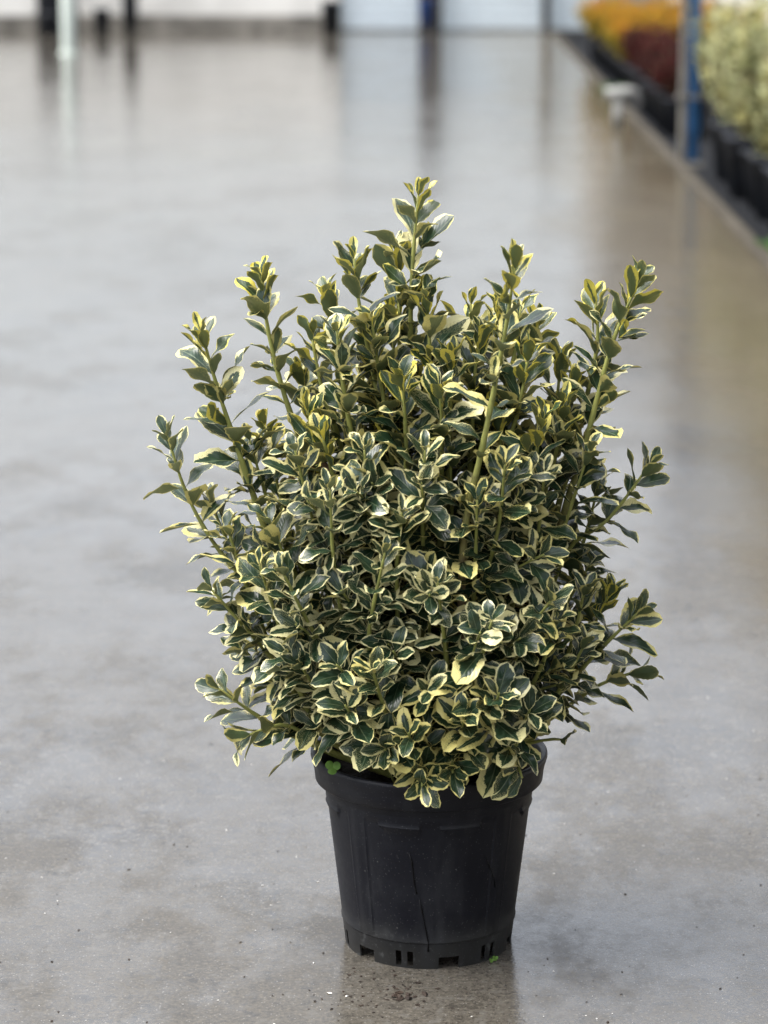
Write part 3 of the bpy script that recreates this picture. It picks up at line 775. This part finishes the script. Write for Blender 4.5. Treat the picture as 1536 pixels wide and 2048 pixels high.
def grow(pts, r_base, leaf_len, bare_from, dens=1.0, spread=1.0, main=True, tall=False):
    """pts run from the tip down to the root end"""
    path = resample(pts, .006)
    arc = [0.0]
    for i in range(1, len(path)): arc.append(arc[-1] + (path[i] - path[i-1]).length)
    tot = arc[-1]
    def at_arc(s):
        for i in range(1, len(path)):
            if arc[i] >= s:
                f = (s - arc[i-1]) / max(1e-6, arc[i] - arc[i-1]); return path[i-1].lerp(path[i], f), (path[i-1] - path[i]).normalized()
        return path[-1], (path[-2] - path[-1]).normalized()
    # wood
    b = MB(); keep = path[::3] + [path[-1]]; ka = arc[::3] + [arc[-1]]
    rad = [.0013 + (r_base - .0013) * (s / max(tot, .3)) ** .7 for s in ka]
    rad = [r * (1.0 + .12 * math.sin(i * 2.1)) for i, r in enumerate(rad)]
    b.tube([tuple(p) for p in keep], rad, 7)
    so = b.build('stem', M['stem'], root, True)
    at_ = so.data.attributes.new('age', 'FLOAT', 'POINT')
    ages = []
    for s in ka: ages += [min(1.0, s / .62)] * 7
    at_.data.foreach_set('value', ages[:len(so.data.vertices)] if len(ages) >= len(so.data.vertices) else ages + [1.0] * (len(so.data.vertices) - len(ages)))
    si = len(stems); stems.append(so)
    # leaves: opposite pairs, each pair turned a quarter against the last
    s = .002 if main else .009; ph = rs.uniform(0, 6.28); node = 0
    while s < min(tot - .01, bare_from):
        p, d = at_arc(s)
        ax = d.cross(Vector((.3, .2, 1) if abs(d.z) < .95 else (1, 0, 0))).normalized()
        ay = d.cross(ax).normalized()
        age = min(1.0, s / .085)
        for side in (0, 1):
            if s > .12 and rs.random() > dens * (1 - (.55 if tall else .35) * min(1, (s - .12) / (.2 if tall else .3))): continue
            a = ph + side * math.pi + rs.uniform(-.3, .3)
            rad_ = ax * math.cos(a) + ay * math.sin(a)
            if tall: op = min(R(24 + 20 * age + max(0, (s - .09)) * 75 + rs.uniform(-14, 16)), R(82))
            else: op = min(R(24 + 32 * age + max(0, (s - .09)) * 110 + rs.uniform(-12, 14)) * spread, R(105))
            ld = (d * math.cos(op) + rad_ * math.sin(op)).normalized()
            nm = (d * math.sin(op) - rad_ * math.cos(op)).normalized()
            if age > .6: nm = (nm + Vector((0, -.12, .35)) * (.25 if tall else .8)).normalized()
            ld = (ld - nm * ld.dot(nm)).normalized(); sd_ = nm.cross(ld)
            lo_f = .44 if main else .55
            L = leaf_len * (lo_f + (1 - lo_f) * min(1, (s / .055) ** .8)) * (rs.uniform(.6, 1.18) if age > .5 else rs.uniform(.8, 1.1))
            rot = Matrix((ld, sd_, nm)).transposed().to_4x4()
            roll = Matrix.Rotation(rs.gauss(0, .25), 4, 'X')
            mt = Matrix.Translation(p + ld * .002) @ rot @ roll @ Matrix.Diagonal((L, L * rs.uniform(.9, 1.15), L, 1))
            tipz = (mt @ Vector((1, 0, 0))).z
            if tipz < .17: continue
            bad = False
            for fx in (.25, .5, .75, 1.0):
                for fy in (-.2, 0, .2):
                    c = mt @ Vector((fx, fy, -.2 * fx * fx)); rr_ = math.hypot(c.x, c.y)
                    if c.z < .268 and rr_ < .158 and not (c.z > .245 and rr_ < .138): bad = True
            tp = mt @ Vector((1, 0, -.2))
            if min(tp.z, p.z) < .292 and not (-.05 < tp.x < .125 and tp.y < 0) and math.hypot(tp.x, tp.y) < .20: continue
            if tp.x > .115 and min(tp.z, p.z) < .305 and tp.y < .08: continue
            if bad: continue
            yng = s < .05 and tall and rs.random() < .85
            leaves.append(('y', rs.randrange(len(YNG)), mt, si) if yng else ('o', rs.randrange(len(OLD)), mt, si))
            # a leafy bud shoot in the axil
            if tall and .05 < s < .34 and rs.random() < (.30 if s < .14 else .12):
                bd = (d * .85 + rad_ * .6).normalized(); bp = p + bd * rs.uniform(.008, .022)
                b1 = bd.cross(Vector((0, 0, 1)) if abs(bd.z) < .9 else Vector((1, 0, 0))).normalized(); b2 = bd.cross(b1); a0 = rs.uniform(0, 6.28)
                for kk in range(rs.choice((2, 3, 4))):
                    aa = a0 + kk * math.pi / 2 + (kk % 2) * math.pi / 2 + rs.uniform(-.2, .2); r2 = b1 * math.cos(aa) + b2 * math.sin(aa); o2 = R(rs.uniform(18, 52))
                    l2 = bd * math.cos(o2) + r2 * math.sin(o2); n2 = bd * math.sin(o2) - r2 * math.cos(o2)
                    L2 = leaf_len * rs.uniform(.42, .75)
                    m2 = Matrix.Translation(bp - bd * .006) @ Matrix((l2, n2.cross(l2), n2)).transposed().to_4x4() @ Matrix.Rotation(rs.gauss(0, .2), 4, 'X') @ Matrix.Diagonal((L2, L2, L2, 1))
                    if (m2 @ Vector((1, 0, 0))).z > .28: leaves.append(('o', rs.randrange(len(OLD)), m2, si) if rs.random() < .6 else ('y', rs.randrange(len(YNG)), m2, si))
        node += 1; ph += math.pi / 2 + rs.uniform(-.2, .2)
        s += (.009 + .0135 * min(1, s / .06)) * rs.uniform(.85, 1.2)
    return si

for pts in STEMS:
    tip = Vector(pts[0]); end = Vector(pts[-1])
    a = math.atan2(end.y, end.x) + rs.uniform(-.3, .3); r = min(.07, .25 * Vector((end.x, end.y)).length + .01)
    base = (r * math.cos(a), r * math.sin(a), SOILZ - .006)
    P = [Vector(p) for p in pts]
    if P[-1].z > .30:
        m = P[-1].lerp(Vector(base), .5); m.x += (P[-1].x - base[0]) * .12; m.y += (P[-1].y - base[1]) * .12; P.append(m)
    P.append(Vector(base))
    ln = sum((P[i+1] - P[i]).length for i in range(len(P) - 1))
    tall = tip.z > .7
    if tall: P[0] = P[0] + (P[1] - P[0]).normalized() * .014
    grow(P, .0072 if tall else .0050, .064 if tall else .060, ln * (.70 if tall else .85), 1.0, main=tip.z > .42, tall=tall)

# more shoots at the back and inside the crown
for i in range(9):
    a = rs.uniform(-.15, math.pi + .15); r = rs.uniform(.05, .24)
    tip = Vector((r * math.cos(a), r * math.sin(a) * .9, rs.uniform(.58, .80) - r * .5))
    base = Vector((tip.x * .18, tip.y * .18, SOILZ - .006))
    mid = base.lerp(tip, .55) + Vector((tip.x * .12, tip.y * .12, 0))
    grow([tip, mid, base], .004, .058, .36, .85, tall=True)

# short side shoots that close the crown
def env(z):        # crown half width at height z
    pts = ((.20, .12), (.27, .165), (.33, .225), (.42, .272), (.52, .275), (.62, .235), (.70, .19), (.80, .12))
    for (z0, r0), (z1, r1) in zip(pts, pts[1:]):
        if z0 <= z <= z1: return r0 + (r1 - r0) * (z - z0) / (z1 - z0)
    return .1
for i in range(98):
    z = .265 + .42 * rs.random() ** 1.15
    a = rs.uniform(-math.pi, math.pi)
    if rs.random() < .55: a = -math.pi / 2 + rs.gauss(0, .75)         # most of the light, and the shoots, on the open side
    r = env(z) * rs.uniform(.62, .97)
    tip = Vector((r * math.cos(a), r * math.sin(a) * .92, z))
    ln = rs.uniform(.07, .15)
    if abs(tip.x - .035) < .022 and tip.y < -.10 and z > .30: continue      # keeps the bare front stem in sight
    out = Vector((math.cos(a), math.sin(a), rs.uniform(.25, 1.1) if z > .33 else rs.uniform(-.05, .5))).normalized()
    root_p = tip - out * ln; root_p.z = max(root_p.z - .02, SOILZ)
    inner = Vector((root_p.x * .45, root_p.y * .45, max(SOILZ - .004, root_p.z - .09)))
    grow([tip, tip - out * ln * .5, root_p, inner], .0028, .058, ln + .02, .95, 1.12, main=False)

# which leaves show largest: those become single objects, the rest one mass
BW = Matrix.Translation(B)
V, F, own = [], [], []
for li_, (kd, vi, mt, si) in enumerate(leaves):
    sh = OLD[vi] if kd == 'o' else YNG[vi]
    k0 = len(V); V += [BW @ (mt @ Vector(v)) for v in sh[0]]; F += [tuple(x + k0 for x in f) for f in sh[1]]; own += [li_] * len(sh[1])
bvh = BVHTree.FromPolygons(V, F)
score = []
for li_, (kd, vi, mt, si) in enumerate(leaves):
    sh = OLD[vi] if kd == 'o' else YNG[vi]; area = 0.0; base_i = None
    for f in sh[1][5:48:4]:
        c = [BW @ (mt @ Vector(sh[0][x])) for x in f]
        ctr = (c[0] + c[1] + c[2] + c[3]) / 4; vw = CAM - ctr; dist = vw.length; vw.normalize()
        ar = abs((c[2] - c[0]).cross(c[3] - c[1]).dot(vw)) * .5 / dist ** 2
        hit = bvh.ray_cast(ctr + vw * .0008, vw, dist)
        if hit[0] is None: area += ar
    score.append((area, li_))
score.sort(reverse=True)
single = set(i for a_, i in score[:298])
rest_o, rest_y = [], []
for li_, (kd, vi, mt, si) in enumerate(leaves):
    if li_ in single:
        o = link(bpy.data.objects.new('leaf', LM[(kd, vi)]), stems[si]); o.matrix_local = mt
    elif kd == 'o': rest_o.append((OLD[vi], mt))
    else: rest_y.append((YNG[vi], mt))
me = make_leaf_data('foliage', rest_o + rest_y, M['leaf'])
me.materials.append(M['leaf_young'])
no = sum(len(s_[1]) for s_, _ in rest_o)
me.polygons.foreach_set('material_index', [0] * no + [1] * (len(me.polygons) - no))
tag(link(bpy.data.objects.new('foliage', me), root), kind='stuff')
print('LEAVES', len(leaves), 'stems', len(stems))

# a dried brown leaf caught in the crown, weeds in the pot and at its foot
dv, df, du, ds = leaf_mesh(333, False)
for nm_, off, sc_ in (('dead_leaf', (-.158, -.07, .652), .042), ('dead_leaf', (-.150, -.065, .640), .03)):
    o = mesh_obj(nm_, [(v[0] * sc_, v[1] * sc_ * 1.6, v[2] * sc_ * 2.4 + .006 * math.sin(v[0] * 9 + v[1] * 14)) for v in dv], df, M['dead'], root)
    o.location = off; o.rotation_euler = (.5, -.2, .2 if sc_ > .04 else 2.2)
def clover(loc, r, name):
    b = MB()
    for lobe in range(3):
        a0 = lobe * 2.094 + .4
        pts = [(0, 0, 0)] + [(r * (math.cos(a0) * (1 + math.cos(x)) * .55 - math.sin(a0) * math.sin(x) * .62), r * (math.sin(a0) * (1 + math.cos(x)) * .55 + math.cos(a0) * math.sin(x) * .62), .0015 * math.cos(x)) for x in [-2.4, -1.7, -1, -.4, 0.0, .4, 1, 1.7, 2.4]]
        k0 = len(b.v); b.v += pts; b.f += [(k0, k0 + i, k0 + i + 1) for i in range(1, 9)]
    b.tube([(0, 0, 0), (0, .004, -r * 1.5), (0, .008, -r * 3)], r * .06, 5)
    o = b.build(name, M['clover'], root, True); o.location = loc; o.rotation_euler = (R(52), 0, 0)
clover((-.124, -.124, .278), .0095, 'clover_weed')
clover((.086, -.083, .004), .0036, 'clover_weed')
clover((.081, -.088, .003), .003, 'clover_weed')

# ------------------------------------------------------------------ crumbs and grit on the concrete
def scatter(name, mat, pts, seed):
    q = random.Random(seed); b = MB()
    for x, y, r in pts:
        k0 = len(b.v); ax = q.uniform(0, 3.14); el = q.uniform(1, 2.0)
        for dx, dy, dz in ((1, 0, .25), (0, 1, .2), (-1, 0, .25), (0, -1, .2), (.5, .5, .55), (-.4, -.3, .6), (.7, -.7, .1), (-.7, .7, .1)):
            u_, v_ = dx * r * el * q.uniform(.7, 1.2), dy * r * q.uniform(.7, 1.2)
            b.v.append((x + u_ * math.cos(ax) - v_ * math.sin(ax), y + u_ * math.sin(ax) + v_ * math.cos(ax), dz * r * 1.2 + .0003))
        b.f += [tuple(k0 + i for i in f) for f in ((0, 1, 4), (1, 7, 5), (7, 2, 5), (2, 3, 5), (3, 6, 5), (6, 0, 4), (1, 5, 4), (5, 6, 4))]
    o = b.build(name, mat, None); return o
q = random.Random(8); pts = []
for cx, cy, n_, sp, r in ((-.055, 3.235, 14, .022, .0016), (.03, 3.24, 16, .030, .0018), (.028, 3.252, 12, .009, .0036), (.02, 3.275, 8, .010, .0026), (.0, 3.19, 16, .03, .0014), (-.01, 3.30, 16, .025, .0013), (.15, 3.29, 8, .03, .0012), (-.04, 3.17, 14, .05, .0012), (.10, 3.2, 12, .06, .0009)):
    for i in range(n_): pts.append((q.gauss(cx, sp), q.gauss(cy, sp * 1.4), r * q.uniform(.5, 1.5)))
for i in range(210): 
    y = 3.1 + 2.4 * q.random() ** 1.8; pts.append((q.uniform(-.6, .65) * y / 3.3, y, q.uniform(.0006, .0019)))
tag(scatter('soil_crumbs', M['debris'], pts, 1), 'scattered dark soil crumbs on the concrete round the pot', 'soil crumbs', kind='stuff')
pts = [(-.0695, 3.262, .0022), (-.047, 3.252, .0022)]
for i in range(90):
    y = 3.1 + 1.8 * q.random() ** 1.6; pts.append((q.uniform(-.6, .65) * y / 3.3, y, q.uniform(.0005, .0013)))
tag(scatter('pale_grit', M['pebble'], pts, 2), 'scattered tiny pale grit on the concrete round the pot', 'grit', kind='stuff')
